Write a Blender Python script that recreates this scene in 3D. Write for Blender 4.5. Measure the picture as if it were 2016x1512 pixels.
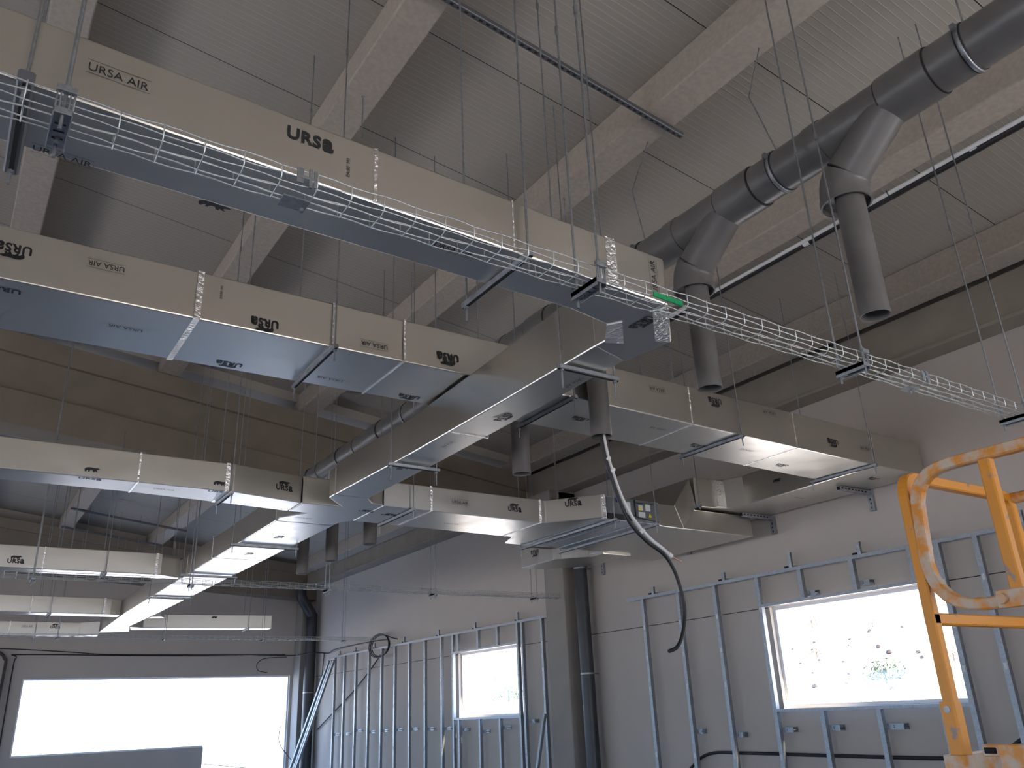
import bpy, math, random
from mathutils import Vector, Matrix
random.seed(7)
R = random.Random(11)
V = Vector
scene = bpy.context.scene
for o in list(bpy.data.objects): bpy.data.objects.remove(o)

# ------------------------------------------------------------------ camera
cam_d = bpy.data.cameras.new('camera'); cam = bpy.data.objects.new('camera', cam_d)
scene.collection.objects.link(cam); scene.camera = cam
cam_d.sensor_fit = 'HORIZONTAL'; cam_d.sensor_width = 36.0
cam_d.lens = 1627.02 / 2016 * 36.0
cam_d.clip_start = 0.05; cam_d.clip_end = 400
cr = V((0.83349793, -0.55106478, -0.04010996)); cu = V((-0.17190051, -0.32762466, 0.92903837)); cf = V((0.52510134, 0.76745664, 0.36780279))
m = Matrix((( cr.x, cu.x, -cf.x, 0), (cr.y, cu.y, -cf.y, 0), (cr.z, cu.z, -cf.z, 1.6), (0, 0, 0, 1)))
cam.matrix_world = m

# ------------------------------------------------------------------ world, sun, exposure
scene.view_settings.view_transform = 'Standard'; scene.view_settings.look = 'None'
scene.view_settings.exposure = 2.85; scene.view_settings.gamma = 1.0
scene.view_settings.use_curve_mapping = False
w = bpy.data.worlds.new('sky'); scene.world = w; w.use_nodes = True
nt = w.node_tree; nt.nodes.clear()
wo = nt.nodes.new('ShaderNodeOutputWorld'); bg = nt.nodes.new('ShaderNodeBackground')
tc = nt.nodes.new('ShaderNodeTexCoord'); sep = nt.nodes.new('ShaderNodeSeparateXYZ'); rp = nt.nodes.new('ShaderNodeValToRGB')
nt.links.new(tc.outputs['Generated'], sep.inputs[0]); nt.links.new(sep.outputs['Z'], rp.inputs[0])
rp.color_ramp.elements[0].position = 0.0; rp.color_ramp.elements[0].color = (0.56, 0.74, 1.0, 1)
rp.color_ramp.elements[1].position = 0.6; rp.color_ramp.elements[1].color = (0.30, 0.52, 1.0, 1)
nt.links.new(rp.outputs[0], bg.inputs[0]); bg.inputs[1].default_value = 1.05
nt.links.new(bg.outputs[0], wo.inputs[0])
sd = bpy.data.lights.new('sun', 'SUN'); sd.energy = 6.0; sd.angle = 0.05; sd.color = (1.0, 0.86, 0.68)
sun = bpy.data.objects.new('sun', sd); scene.collection.objects.link(sun)
sun.rotation_euler = V((-0.12, 0.82, -0.60)).to_track_quat('-Z', 'Y').to_euler()

# ------------------------------------------------------------------ helpers
class MB:
    def __init__(s): s.v = []; s.f = []; s.m = []; s.s = []
    def add(s, vs, fs, mi=0, sm=False):
        b = len(s.v); s.v += [tuple(p) for p in vs]
        for f in fs: s.f.append(tuple(b + i for i in f)); s.m.append(mi); s.s.append(sm)
    def hexa(s, p, mi=0):      # p: 4 bottom (ccw from above) + 4 top
        s.add(p, [(3, 2, 1, 0), (4, 5, 6, 7), (0, 1, 5, 4), (1, 2, 6, 5), (2, 3, 7, 6), (3, 0, 4, 7)], mi)
    def box(s, x0, x1, y0, y1, z0, z1, mi=0):
        s.hexa([(x0, y0, z0), (x1, y0, z0), (x1, y1, z0), (x0, y1, z0), (x0, y0, z1), (x1, y0, z1), (x1, y1, z1), (x0, y1, z1)], mi)
    def prism(s, poly, z0, z1, mi=0):   # poly ccw in xy ; z0,z1 numbers or lists
        n = len(poly); a = z0 if isinstance(z0, (list, tuple)) else [z0] * n; b = z1 if isinstance(z1, (list, tuple)) else [z1] * n
        vs = [(x, y, a[i]) for i, (x, y) in enumerate(poly)] + [(x, y, b[i]) for i, (x, y) in enumerate(poly)]
        fs = [tuple(reversed(range(n))), tuple(range(n, 2 * n))] + [(i, (i + 1) % n, n + (i + 1) % n, n + i) for i in range(n)]
        s.add(vs, fs, mi)
    def extr(s, poly, axis, a, b, mi=0):  # poly of (p,q) in the plane normal to axis
        n = len(poly)
        def mk(p, q, t): return (t, p, q) if axis == 'x' else (p, t, q)
        vs = [mk(p, q, a) for p, q in poly] + [mk(p, q, b) for p, q in poly]
        fs = [tuple(reversed(range(n))), tuple(range(n, 2 * n))] + [(i, (i + 1) % n, n + (i + 1) % n, n + i) for i in range(n)]
        if axis == 'y': fs = [tuple(reversed(f)) for f in fs]
        s.add(vs, fs, mi)
    def sweep(s, path, prof, mi=0, sm=True, caps=True, up=None):
        path = [V(p) for p in path]; n = len(prof); rings = []
        t0 = (path[1] - path[0]).normalized()
        ref = V(up) if up else (V((0, 0, 1)) if abs(t0.z) < 0.9 else V((1, 0, 0)))
        side = t0.cross(ref).normalized(); u = side.cross(t0).normalized(); prev = t0
        for i, p in enumerate(path):
            a = (path[i] - path[i - 1]).normalized() if i else t0
            b = (path[i + 1] - path[i]).normalized() if i < len(path) - 1 else a
            t = (a + b).normalized(); q = prev.rotation_difference(t); side = q @ side; u = q @ u; prev = t
            k = 1 / max(0.6, t.dot(a))
            rings.append([p + side * x + u * y * (k if k > 1 and False else 1) for x, y in prof])
        vs = [v for r in rings for v in r]; fs = []
        for i in range(len(path) - 1):
            for j in range(n):
                k = (j + 1) % n; fs.append((i * n + j, i * n + k, (i + 1) * n + k, (i + 1) * n + j))
        s.add(vs, fs, mi, sm)
        if caps: s.add(rings[0], [tuple(reversed(range(n)))], mi); s.add(rings[-1], [tuple(range(n))], mi)
    def tube(s, path, r, n=8, mi=0, caps=True):
        s.sweep(path, [(r * math.cos(2 * math.pi * i / n), r * math.sin(2 * math.pi * i / n)) for i in range(n)], mi, True, caps)
    def sq(s, path, w, h=None, mi=0, up=None):
        h = h or w; c = min(w, h) * 0.13; a = w / 2; b = h / 2
        s.sweep(path, [(a, -b + c), (a, b - c), (a - c, b), (-a + c, b), (-a, b - c), (-a, -b + c), (-a + c, -b), (a - c, -b)], mi, False, True, up)
    def hollow(s, path, r, t, n=24, mi=0):   # open-ended pipe with a wall
        s.tube(path, r, n, mi, False)
        p0, p1 = V(path[0]), V(path[-1])
        s.tube(list(reversed(path)), r - t, n, mi, False)
        for p, q in ((p0, V(path[1])), (p1, V(path[-2]))):
            d = (p - q).normalized(); e = d.cross(V((1, 0, 0)) if abs(d.x) < .9 else V((0, 1, 0))).normalized(); g = d.cross(e)
            o = [p + (e * math.cos(2 * math.pi * i / n) + g * math.sin(2 * math.pi * i / n)) * rr for rr in (r, r - t) for i in range(n)]
            s.add(o, [(i, (i + 1) % n, n + (i + 1) % n, n + i) for i in range(n)], mi)
    def mark(s, kind, c, u, v, L, mi=1, off=0.0015):
        vs, fs = MARKS[kind]; u = V(u); v = V(v); n = u.cross(v); c = V(c)
        s.add([c + (u * x + v * y) * L + n * off for x, y in vs], fs, mi)
    def build(s, name, mats, parent=None, bevel=0, label=None):
        me = bpy.data.meshes.new(name); me.from_pydata(s.v, [], s.f)
        for mt in (mats if isinstance(mats, (list, tuple)) else [mats]): me.materials.append(mt)
        me.polygons.foreach_set('material_index', s.m); me.polygons.foreach_set('use_smooth', s.s); me.update()
        o = bpy.data.objects.new(name, me); scene.collection.objects.link(o)
        if parent: o.parent = parent; o.matrix_parent_inverse = Matrix.Translation(parent.location).inverted()
        if bevel:
            b = o.modifiers.new('bevel', 'BEVEL'); b.width = bevel; b.segments = 2; b.limit_method = 'ANGLE'; b.angle_limit = 0.6
        if label: o['label'] = label
        return o
def empty(name, loc, label, cat, group=None):
    o = bpy.data.objects.new(name, None); o.location = loc; o.empty_display_size = 0.1; scene.collection.objects.link(o)
    return tag(o, label, cat, group)
def tag(o, label, cat, group=None, kind=None):
    o['label'] = label; o['category'] = cat
    if group: o['group'] = group
    if kind: o['kind'] = kind
    return o
def struct(o): o['kind'] = 'structure'; return o
def cyl_prof(r, n): return [(r * math.cos(2 * math.pi * i / n), r * math.sin(2 * math.pi * i / n)) for i in range(n)]

# ------------------------------------------------------------------ materials
def mat(name, col, rough=0.6, metal=0.0, noise=0.0, nscale=8.0, bump=0.0, bscale=30.0, stretch=None, spec=0.5, rnoise=0.0, col2=None, nlo=.35, nhi=.65):
    m = bpy.data.materials.new(name); m.use_nodes = True; t = m.node_tree; b = t.nodes['Principled BSDF']
    b.inputs['Base Color'].default_value = (*col, 1); b.inputs['Roughness'].default_value = rough; b.inputs['Metallic'].default_value = metal
    b.inputs['Specular IOR Level'].default_value = spec
    co = t.nodes.new('ShaderNodeTexCoord'); src = co.outputs['Object']
    if stretch:
        mp = t.nodes.new('ShaderNodeMapping'); mp.inputs['Scale'].default_value = stretch; t.links.new(src, mp.inputs[0]); src = mp.outputs[0]
    if noise or col2:
        n = t.nodes.new('ShaderNodeTexNoise'); n.inputs['Scale'].default_value = nscale; n.inputs['Detail'].default_value = 6; t.links.new(src, n.inputs[0])
        r = t.nodes.new('ShaderNodeValToRGB'); r.color_ramp.elements[0].position = nlo; r.color_ramp.elements[1].position = nhi
        c2 = col2 or tuple(c * (1 - noise) for c in col)
        r.color_ramp.elements[0].color = (*c2, 1); r.color_ramp.elements[1].color = (*col, 1)
        t.links.new(n.outputs[0], r.inputs[0]); t.links.new(r.outputs[0], b.inputs['Base Color'])
    if rnoise:
        n = t.nodes.new('ShaderNodeTexNoise'); n.inputs['Scale'].default_value = nscale; n.inputs['Detail'].default_value = 4; t.links.new(src, n.inputs[0])
        q = t.nodes.new('ShaderNodeMapRange'); q.inputs[1].default_value = .3; q.inputs[2].default_value = .7; q.inputs[3].default_value = rough - rnoise; q.inputs[4].default_value = rough + rnoise
        t.links.new(n.outputs[0], q.inputs[0]); t.links.new(q.outputs[0], b.inputs['Roughness'])
    if bump:
        n = t.nodes.new('ShaderNodeTexNoise'); n.inputs['Scale'].default_value = bscale; n.inputs['Detail'].default_value = 5; t.links.new(src, n.inputs[0])
        bm = t.nodes.new('ShaderNodeBump'); bm.inputs['Strength'].default_value = bump; bm.inputs['Distance'].default_value = 0.01
        t.links.new(n.outputs[0], bm.inputs['Height']); t.links.new(bm.outputs[0], b.inputs['Normal'])
    return m
M = {}
M['foil'] = mat('aluminium_foil_facing', (.64, .615, .565), .31, 1.0, rnoise=.03, nscale=6, bump=.10, bscale=8)
M['foil_crinkled'] = mat('crinkled_foil_tape', (.86, .85, .83), .26, 1.0, bump=.9, bscale=55)
M['ink'] = mat('black_print', (.012, .012, .014), .5)
M['zinc'] = mat('galvanised_steel', (.36, .38, .40), .5, 1.0, noise=.2, nscale=60, bump=.05)
M['zinc_dull'] = mat('dull_galvanised_steel', (.42, .44, .46), .5, .9, noise=.3, nscale=20)
M['wire'] = mat('zinc_plated_wire', (.60, .63, .62), .4, 1.0)
M['slot'] = mat('slotted_steel', (.16, .165, .175), .55, .7)
M['hole'] = mat('dark_hole', (.01, .01, .01), .9)
M['pvc'] = mat('grey_pvc', (.155, .148, .140), .36, 0, noise=.2, nscale=5, spec=.5)
M['pvc_dark'] = mat('dark_pipe', (.034, .036, .040), .4, 0, noise=.2, nscale=5)
M['rubber'] = mat('black_rubber', (.015, .015, .017), .6)
M['wall'] = mat('painted_wall', (.52, .465, .41), .8, 0, noise=.03, nscale=2, bump=.05, bscale=60)
M['wall_back'] = mat('ochre_back_wall', (.36, .29, .20), .85)
M['floor'] = mat('concrete_floor', (.33, .35, .39), .33, 0, noise=.15, nscale=1.2)
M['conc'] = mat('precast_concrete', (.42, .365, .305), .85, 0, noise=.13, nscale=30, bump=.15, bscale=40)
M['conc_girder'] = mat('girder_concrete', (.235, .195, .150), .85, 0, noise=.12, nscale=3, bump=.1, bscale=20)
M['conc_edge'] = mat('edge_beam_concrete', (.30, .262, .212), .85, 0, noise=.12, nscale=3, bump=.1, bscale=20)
M['col'] = mat('column_concrete', (.31, .28, .245), .8, 0, noise=.1, nscale=3)
M['orange'] = mat('orange_lift_paint', (.72, .27, .018), .42, 0, col2=(.60, .47, .34), nscale=20, nlo=.40, nhi=.62, bump=.3, bscale=40)
M['orange_clean'] = mat('orange_paint_clean', (.74, .29, .02), .4, 0, col2=(.34, .25, .2), nscale=16, nlo=.30, nhi=.36)
M['copper'] = mat('copper', (.85, .45, .3), .3, 1)
M['white_ins'] = mat('white_insulation', (.74, .74, .72), .6)
M['black_ins'] = mat('black_insulation', (.012, .012, .013), .5)
M['unit'] = mat('unit_sheet_metal', (.22, .235, .25), .4, .7)
M['sheet'] = mat('galvanised_sheet', (.60, .62, .65), .34, 1.0, rnoise=.08, nscale=10)
M['yellow'] = mat('warning_yellow', (.8, .6, .03), .5)
M['paper'] = mat('white_label', (.6, .6, .6), .5)
M['blue'] = mat('blue_plastic', (.02, .06, .3), .4)
M['green'] = mat('green_tape', (.005, .30, .10), .4)
M['frame_dark'] = mat('dark_brown_frame', (.03, .02, .018), .5)
M['frame_white'] = mat('white_window_frame', (.75, .77, .8), .4)
M['sand'] = mat('dry_hillside', (.62, .56, .46), .95, 0, noise=.35, nscale=.9)
M['yard'] = mat('pale_yard', (.66, .63, .58), .95, 0, noise=.1, nscale=.5)
M['leaf'] = mat('bush_leaves', (.018, .045, .008), .8, 0, noise=.4, nscale=5)
M['leaf_dry'] = mat('dry_bush', (.09, .05, .018), .9, 0, noise=.4, nscale=5)
M['stone'] = mat('dark_stone', (.035, .027, .03), .9)

def roof_mat():
    m = bpy.data.materials.new('ribbed_roof_panel'); m.use_nodes = True; t = m.node_tree; b = t.nodes['Principled BSDF']
    b.inputs['Roughness'].default_value = .55; b.inputs['Specular IOR Level'].default_value = .35
    co = t.nodes.new('ShaderNodeTexCoord'); sp = t.nodes.new('ShaderNodeSeparateXYZ'); t.links.new(co.outputs['Object'], sp.inputs[0])
    def math_(op, a, bval=None, cval=None):
        n = t.nodes.new('ShaderNodeMath'); n.operation = op
        for i, x in enumerate((a, bval, cval)):
            if x is None: continue
            if isinstance(x, (int, float)): n.inputs[i].default_value = x
            else: t.links.new(x, n.inputs[i])
        return n.outputs[0]
    fr = math_('FRACT', math_('MULTIPLY', sp.outputs['Y'], 1 / 0.05))
    tri = math_('ABSOLUTE', math_('SUBTRACT', fr, 0.5))          # 0 at line centre
    line = math_('SUBTRACT', 1.0, math_('MINIMUM', math_('MULTIPLY', tri, 9.0), 1.0))
    fs = math_('FRACT', math_('MULTIPLY', math_('ADD', sp.outputs['Y'], 22 * 1.1 - 3.73 + .55), 1 / 1.1))
    ts = math_('ABSOLUTE', math_('SUBTRACT', fs, 0.5))
    seam = math_('LESS_THAN', ts, 0.0035)
    mx = t.nodes.new('ShaderNodeMix'); mx.data_type = 'RGBA'; t.links.new(line, mx.inputs[0])
    mx.inputs[6].default_value = (.365, .330, .280, 1); mx.inputs[7].default_value = (.44, .405, .35, 1)
    m2 = t.nodes.new('ShaderNodeMix'); m2.data_type = 'RGBA'; t.links.new(seam, m2.inputs[0]); t.links.new(mx.outputs[2], m2.inputs[6]); m2.inputs[7].default_value = (.03, .03, .03, 1)
    t.links.new(m2.outputs[2], b.inputs['Base Color'])
    bp = t.nodes.new('ShaderNodeBump'); bp.inputs['Strength'].default_value = .5; bp.inputs['Distance'].default_value = .004
    t.links.new(line, bp.inputs['Height']); t.links.new(bp.outputs[0], b.inputs['Normal'])
    return m
M['roof'] = roof_mat()

def glass_mat():
    m = bpy.data.materials.new('window_glass'); m.use_nodes = True; t = m.node_tree; t.nodes.clear()
    o = t.nodes.new('ShaderNodeOutputMaterial'); a = t.nodes.new('ShaderNodeBsdfTransparent'); g = t.nodes.new('ShaderNodeBsdfGlossy')
    g.inputs['Roughness'].default_value = .02; mx = t.nodes.new('ShaderNodeMixShader'); mx.inputs[0].default_value = .05
    t.links.new(a.outputs[0], mx.inputs[1]); t.links.new(g.outputs[0], mx.inputs[2]); t.links.new(mx.outputs[0], o.inputs[0]); return m
M['glass'] = glass_mat()

# ------------------------------------------------------------------ printed marks (2D meshes, unit length 1, centred)
def text2d(body, offset=0.0, space=1.0):
    c = bpy.data.curves.new('t', 'FONT'); c.body = body; c.size = 1; c.offset = offset; c.resolution_u = 3; c.space_character = space
    o = bpy.data.objects.new('t', c); scene.collection.objects.link(o)
    dg = bpy.context.evaluated_depsgraph_get(); me = bpy.data.meshes.new_from_object(o.evaluated_get(dg))
    vs = [(v.co.x, v.co.y) for v in me.vertices]; fs = [tuple(p.vertices) for p in me.polygons]
    bpy.data.objects.remove(o); bpy.data.curves.remove(c); bpy.data.meshes.remove(me)
    x0 = min(v[0] for v in vs); x1 = max(v[0] for v in vs)
    return [((x - x0) / (x1 - x0) - .5, y / (x1 - x0)) for x, y in vs], fs
def join2d(*parts):
    vs, fs = [], []
    for pv, pf in parts:
        b = len(vs); vs += pv; fs += [tuple(b + i for i in f) for f in pf]
    return vs, fs
def rect2d(x0, x1, y0, y1): return [(x0, y0), (x1, y0), (x1, y1), (x0, y1)], [(0, 1, 2, 3)]
BEAR = [(-.27, .19), (-.33, .13), (-.33, .09), (-.30, .0), (-.24, .0), (-.245, .025), (-.21, .07), (-.16, .085), (-.17, .0), (-.10, .0), (-.11, .03), (-.06, .085), (.02, .08), (.06, .0), (.13, .0), (.115, .03), (.13, .06),
        (.17, .02), (.25, .015), (.245, .04), (.22, .05), (.20, .10), (.25, .125), (.33, .15), (.34, .175), (.28, .195), (.255, .215), (.20, .205), (.10, .20), (.0, .215), (-.10, .225), (-.20, .215)]
tv, tf = text2d('URSA AIR'); cap = max(y for x, y in tv)
MARKS = {'air': join2d(([(x * .94, y * .94 - cap * .47) for x, y in tv], tf), rect2d(-.5, .5, cap * .78, cap * .78 + .008), rect2d(-.5, .5, -cap * .80, -cap * .80 + .008))}
uv_, uf_ = text2d('URS', .035, 1.08); av_, af_ = text2d('a', .045)
ucap = max(y for x, y in uv_); ah = max(y for x, y in av_); k = ucap * .74 / ah
MARKS['ursa'] = join2d(([(x * .74 - .13, y * .74 - .18) for x, y in uv_], uf_), ([(x * .25 + .39, y * k * 1.0 - .18) for x, y in av_], af_),
                       ([(x, y + .10) for x, y in BEAR], [tuple(range(len(BEAR)))]))
MARKS['word'] = join2d(([(x * .74 - .13, y * .74 - ucap * .37) for x, y in uv_], uf_), ([(x * .25 + .39, y * k * 1.0 - ucap * .37) for x, y in av_], af_))
MARKS['bear'] = ([(x, y - .1) for x, y in BEAR], [tuple(range(len(BEAR)))])
dv_, df_ = text2d('EA:80  M1')
MARKS['code'] = (dv_, df_)

# ------------------------------------------------------------------ room shell
A0 = 5.7625                                   # joist underside plane: z = A0 - .125 x
def zj(x, y=0): return (A0 - .125 * x if x > -1.5 else A0 + .375 + .125 * x) - (.12 if y > 10 else 0)
def zr(x, y=0): return zj(x, y) + .28
XW, YF, XL, YB = 7.2, 19.4, -9.0, -9.0
fl = MB(); fl.box(XL - .3, XW + .3, YB - .3, YF + .3, -.2, 0); struct(fl.build('floor', M['floor']))
for nm, y0, y1 in (('ceiling', YB, 10.0), ('ceiling', 10.0, YF + .3)):
    b = MB(); yy = y0 + 1 if y0 > 9 else y0 + .01
    b.extr([(-1.5, zr(-1.5, yy + .5)), (XW + .3, zr(XW + .3, yy + .5)), (XW + .3, zr(XW + .3, yy + .5) + .15), (-1.5, zr(-1.5, yy + .5) + .15)], 'y', y0, y1)
    b.extr([(XL - .3, zr(XL - .3, yy + .5)), (-1.5, zr(-1.5, yy + .5)), (-1.5, zr(-1.5, yy + .5) + .15), (XL - .3, zr(XL - .3, yy + .5) + .15)], 'y', y0, y1)
    struct(b.build(nm, M['roof']))
# right wall with two windows
def wall_x(name, x0, x1, y0, y1, ztop, holes, material):
    b = MB(); ys = sorted({y0, y1} | {h[0] for h in holes} | {h[1] for h in holes})
    for a, c in zip(ys, ys[1:]):
        hs = [h for h in holes if h[0] <= a + 1e-6 and h[1] >= c - 1e-6]
        if hs:
            h = hs[0]
            if h[2] > 0: b.box(x0, x1, a, c, 0, h[2])
            b.box(x0, x1, a, c, h[3], ztop)
        else: b.box(x0, x1, a, c, 0, ztop)
    return struct(b.build(name, material))
W1 = (4.02, 5.93, 1.515, 2.505); W2 = (10.53, 12.43, 1.535, 2.52)
wall_x('wall_right', XW, XW + .2, YB, YF + .2, 5.25, [W1, W2, (-6.5, -1.5, 1.0, 3.4)], M['wall'])
b = MB()
for z in (2.50,):
    for ya, yb in ((-9, 4.0), (5.95, 10.5), (12.45, YF)): b.box(XW - .0015, XW, ya, yb, z - .004, z + .004)
struct(b.build('trim_1', M['stone']))
# left wall : unseen openings, added low to let daylight onto the floor
wall_x('wall_left', XL - .2, XL, YB, YF + .2, 5.45, [(-7, -3.5, 0, 2.4), (2.0, 7.5, 0, 2.3), (11, 17.5, 0.6, 2.3)], M['wall'])
# back wall
def wall_y(name, y0, y1, x0, x1, ztop, holes, material):
    b = MB(); xs = sorted({x0, x1} | {h[0] for h in holes} | {h[1] for h in holes})
    def top(x): return ztop if not callable(ztop) else ztop(x)
    for a, c in zip(xs, xs[1:]):
        hs = [h for h in holes if h[0] <= a + 1e-6 and h[1] >= c - 1e-6]; z0 = 0
        if hs:
            if hs[0][2] > 0: b.box(a, c, y0, y1, 0, hs[0][2])
            z0 = hs[0][3]
        b.hexa([(a, y0, z0), (c, y0, z0), (c, y1, z0), (a, y1, z0), (a, y0, top(a)), (c, y0, top(c)), (c, y1, top(c)), (a, y1, top(a))])
    return struct(b.build(name, material))
wall_y('wall_back', YB - .2, YB, XL - .2, XW + .2, lambda x: zr(x) - .01, [(-6, -3, 0, 2.6), (2.0, 6.0, 0, 2.7)], M['wall_back'])  # unseen: doorways added for daylight, ochre picked to warm the bounce
wall_y('wall_far', YF, YF + .2, XL - .2, XW + .2, lambda x: zr(x, 20) - .01, [(-7.5, -1.6, 1.1, 2.6), (-1.6, -1.5, 5, 5.01), (1.49, 5.02, 1.16, 2.56), (5.02, 6.81, 0, 2.56)], M['wall'])
# window frames
def win_frame(nm, Wn):
    b = MB(); y0, y1, z0, z1 = Wn; x0, x1 = XW + .05, XW + .12; t = .035
    b.box(x0, x1, y0, y1, z0, z0 + t); b.box(x0, x1, y0, y1, z1 - t, z1); b.box(x0, x1, y0, y0 + t, z0 + t, z1 - t); b.box(x0, x1, y1 - t, y1, z0 + t, z1 - t)
    o = struct(b.build(nm, M['frame_white']))
    g = MB(); g.box(x0 + .03, x0 + .036, y0 + t, y1 - t, z0 + t, z1 - t); g.build('window_pane', M['glass'], o)
    return o
win_frame('window_1', W1); win_frame('window_2', W2)
b = MB()
for x0, x1, z0, z1 in ((1.49, 6.81, 2.53, 2.56), (1.49, 1.52, 1.16, 2.53), (6.78, 6.81, 0, 2.53), (1.52, 5.02, 1.16, 1.19)): b.box(x0, x1, YF + .05, YF + .12, z0, z1)
struct(b.build('window_3', M['frame_white']))

# ------------------------------------------------------------------ joists, girders, edge beams, columns
JX = [(-5.05, 'sixth'), (-3.45, 'fifth'), (-1.78, 'ridge'), (-.10, 'fifth'), (1.65, 'fourth'), (3.39, 'third'), (5.03, 'second'), (6.70, 'first')]
names = {-.10: 'leftmost', 1.65: 'second from the left', 3.39: 'middle', 5.03: 'behind the grey pipe', 6.70: 'against the right wall'}
for x, _ in JX:
    for bay, (ya, yb) in enumerate(((YB, 10.1), (10.1, YF))):
        b = MB(); wdt = .24; y_ = 11 if bay else 0
        z0 = zj(x + .12, y_) ; s_ = .125 if x > -1.5 else -.125
        zl = z0 + s_ * .12; zrr = z0 - s_ * .12; top = .27
        b.extr([(x + .008, zl), (x + wdt - .008, zrr), (x + wdt, zrr + .012), (x + wdt - .012, zrr + top + .03), (x + .03, zl + top), (x, zl + .012)], 'y', ya, yb)
        o = b.build('roof_joist', M['conc'], bevel=.004)
        if x in names:
            lab = {-.10: 'rough concrete roof joist at the upper left corner, leftmost of the near joists', 1.65: 'rough concrete roof joist at the top centre-left, left of the slotted steel channel end',
                   3.39: 'rough concrete roof joist crossed by the far end of the slotted channel', 5.03: 'rough concrete roof joist with the black and white pipe bundle, behind the grey drain pipe',
                   6.70: 'rough concrete roof joist resting along the right wall beam'}[x]
            lab2 = {-.10: 'far bay concrete roof joist hidden at the left, beyond the dark girder', 1.65: 'far bay concrete roof joist, leftmost one seen under the foil duct at left', 3.39: 'far bay concrete roof joist just left of the wide trunk duct',
                    5.03: 'far bay concrete roof joist behind the short grey drop pipes', 6.70: 'far bay concrete roof joist along the right wall, lit pale underneath'}[x]
            tag(o, lab2 if bay else lab, 'roof beam', 'concrete roof joists')
        else: tag(o, 'concrete roof joist on the hidden left half of the roof', 'roof beam', 'concrete roof joists')
def girder(name, y0, y1, top, bot, band, stripe, lab):
    # I-shaped tapered beam built as three extruded polygons along Y
    b = MB()
    xs = [p[0] for p in top]
    def prof(fa, fb, ya, yb):
        pl = [(x, fa(x)) for x in reversed(xs)] + [(x, fb(x)) for x in xs]
        b.extr(list(reversed(pl)), 'y', ya, yb)
    T = lambda x: dict(top)[x]
    prof(lambda x: T(x), lambda x: T(x) - band, y0, y1)
    prof(lambda x: T(x) - band, lambda x: max(bot(x), T(x) - stripe), y0 + .05, y1 - .05)
    prof(lambda x: max(bot(x) + .01, T(x) - stripe), bot, y0, y1)
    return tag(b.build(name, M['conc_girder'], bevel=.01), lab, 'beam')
def tp(x, y): return zj(x, y) - .004
gx = [-9, -1.5, 0, 4.2, 7.19]
girder('roof_girder', 9.88, 10.3, [(-9, 4.80), (-1.5, 5.94), (0, 5.75), (4.2, 5.235), (7.19, 4.86)], lambda x: max(4.25, 4.70 - .10 * x) if x > -1.5 else 4.85 + .08 * (x + 1.5), .24, .66,
       'dark brown concrete girder crossing the hall above the middle ducts')
girder('roof_girder', 19.0, 19.4, [(-9, 4.7), (-1.5, 5.85), (0, 5.66), (4.2, 5.16), (7.19, 4.98)], lambda x: 4.62 - .06 * x if x > -1.5 else 4.7, .2, .55, 'brown concrete end girder on the far wall above the big window')
for (x0, x1, lab, ya, yb) in ((6.98, 7.2, 'brown concrete edge beam running along the top of the right wall', YB, YF), (-9, -8.8, 'concrete edge beam along the left wall', YB, YF)):
    b = MB()
    if x0 > 0:
        b.extr([(6.98, 4.50), (7.2, 4.50), (7.2, 4.86), (6.98, 4.88)], 'y', ya, yb); b.extr([(6.93, 4.46), (7.2, 4.46), (7.2, 4.499), (6.93, 4.499)], 'y', ya, yb)
    else: b.extr([(x0, 4.3), (x1, 4.3), (x1, 5.0), (x0, 5.0)], 'y', ya, yb)
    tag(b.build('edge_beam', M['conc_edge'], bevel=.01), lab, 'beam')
b = MB(); b.box(6.9, 7.2, 9.06, 9.5, 0, 4.45); b.box(6.75, 7.2, 9.06, 10.25, 4.2, 4.46)
tag(b.build('wall_column', M['col'], bevel=.012), 'pale concrete column on the right wall beside the dark downpipe', 'column')
b = MB(); b.box(6.87, 7.2, 18.98, 19.4, 0, 4.15)
tag(b.build('wall_column', M['col'], bevel=.012), 'pale concrete column in the far corner right of the big window', 'column')

# ------------------------------------------------------------------ ducts
FM = [M['foil'], M['ink'], M['foil_crinkled']]
def duct(name, b, lab, tapes=()):
    o = b.build(name, FM, bevel=.007); tag(o, lab, 'air duct')
    for (mbx) in tapes: mbx.build('joint_tape', M['foil_crinkled'], o)
    return o
def band(axis, p, w, a0, a1, z0, z1, e=.003):
    """foil tape band around a duct joint: closed ring of thin boxes (front, bottom, back)"""
    t = MB(); q = z0 - .0002
    t.extr([(a0 - e, z0 - e), (a1 + e, z0 - e), (a1 + e, z1), (a1, z1), (a1, q), (a0, q), (a0, z1), (a0 - e, z1)], axis, p - w / 2, p + w / 2)
    return t
nY, pX, pY = V((0, -1, 0)), V((1, 0, 0)), V((0, 1, 0)); pZ = V((0, 0, 1))

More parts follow.
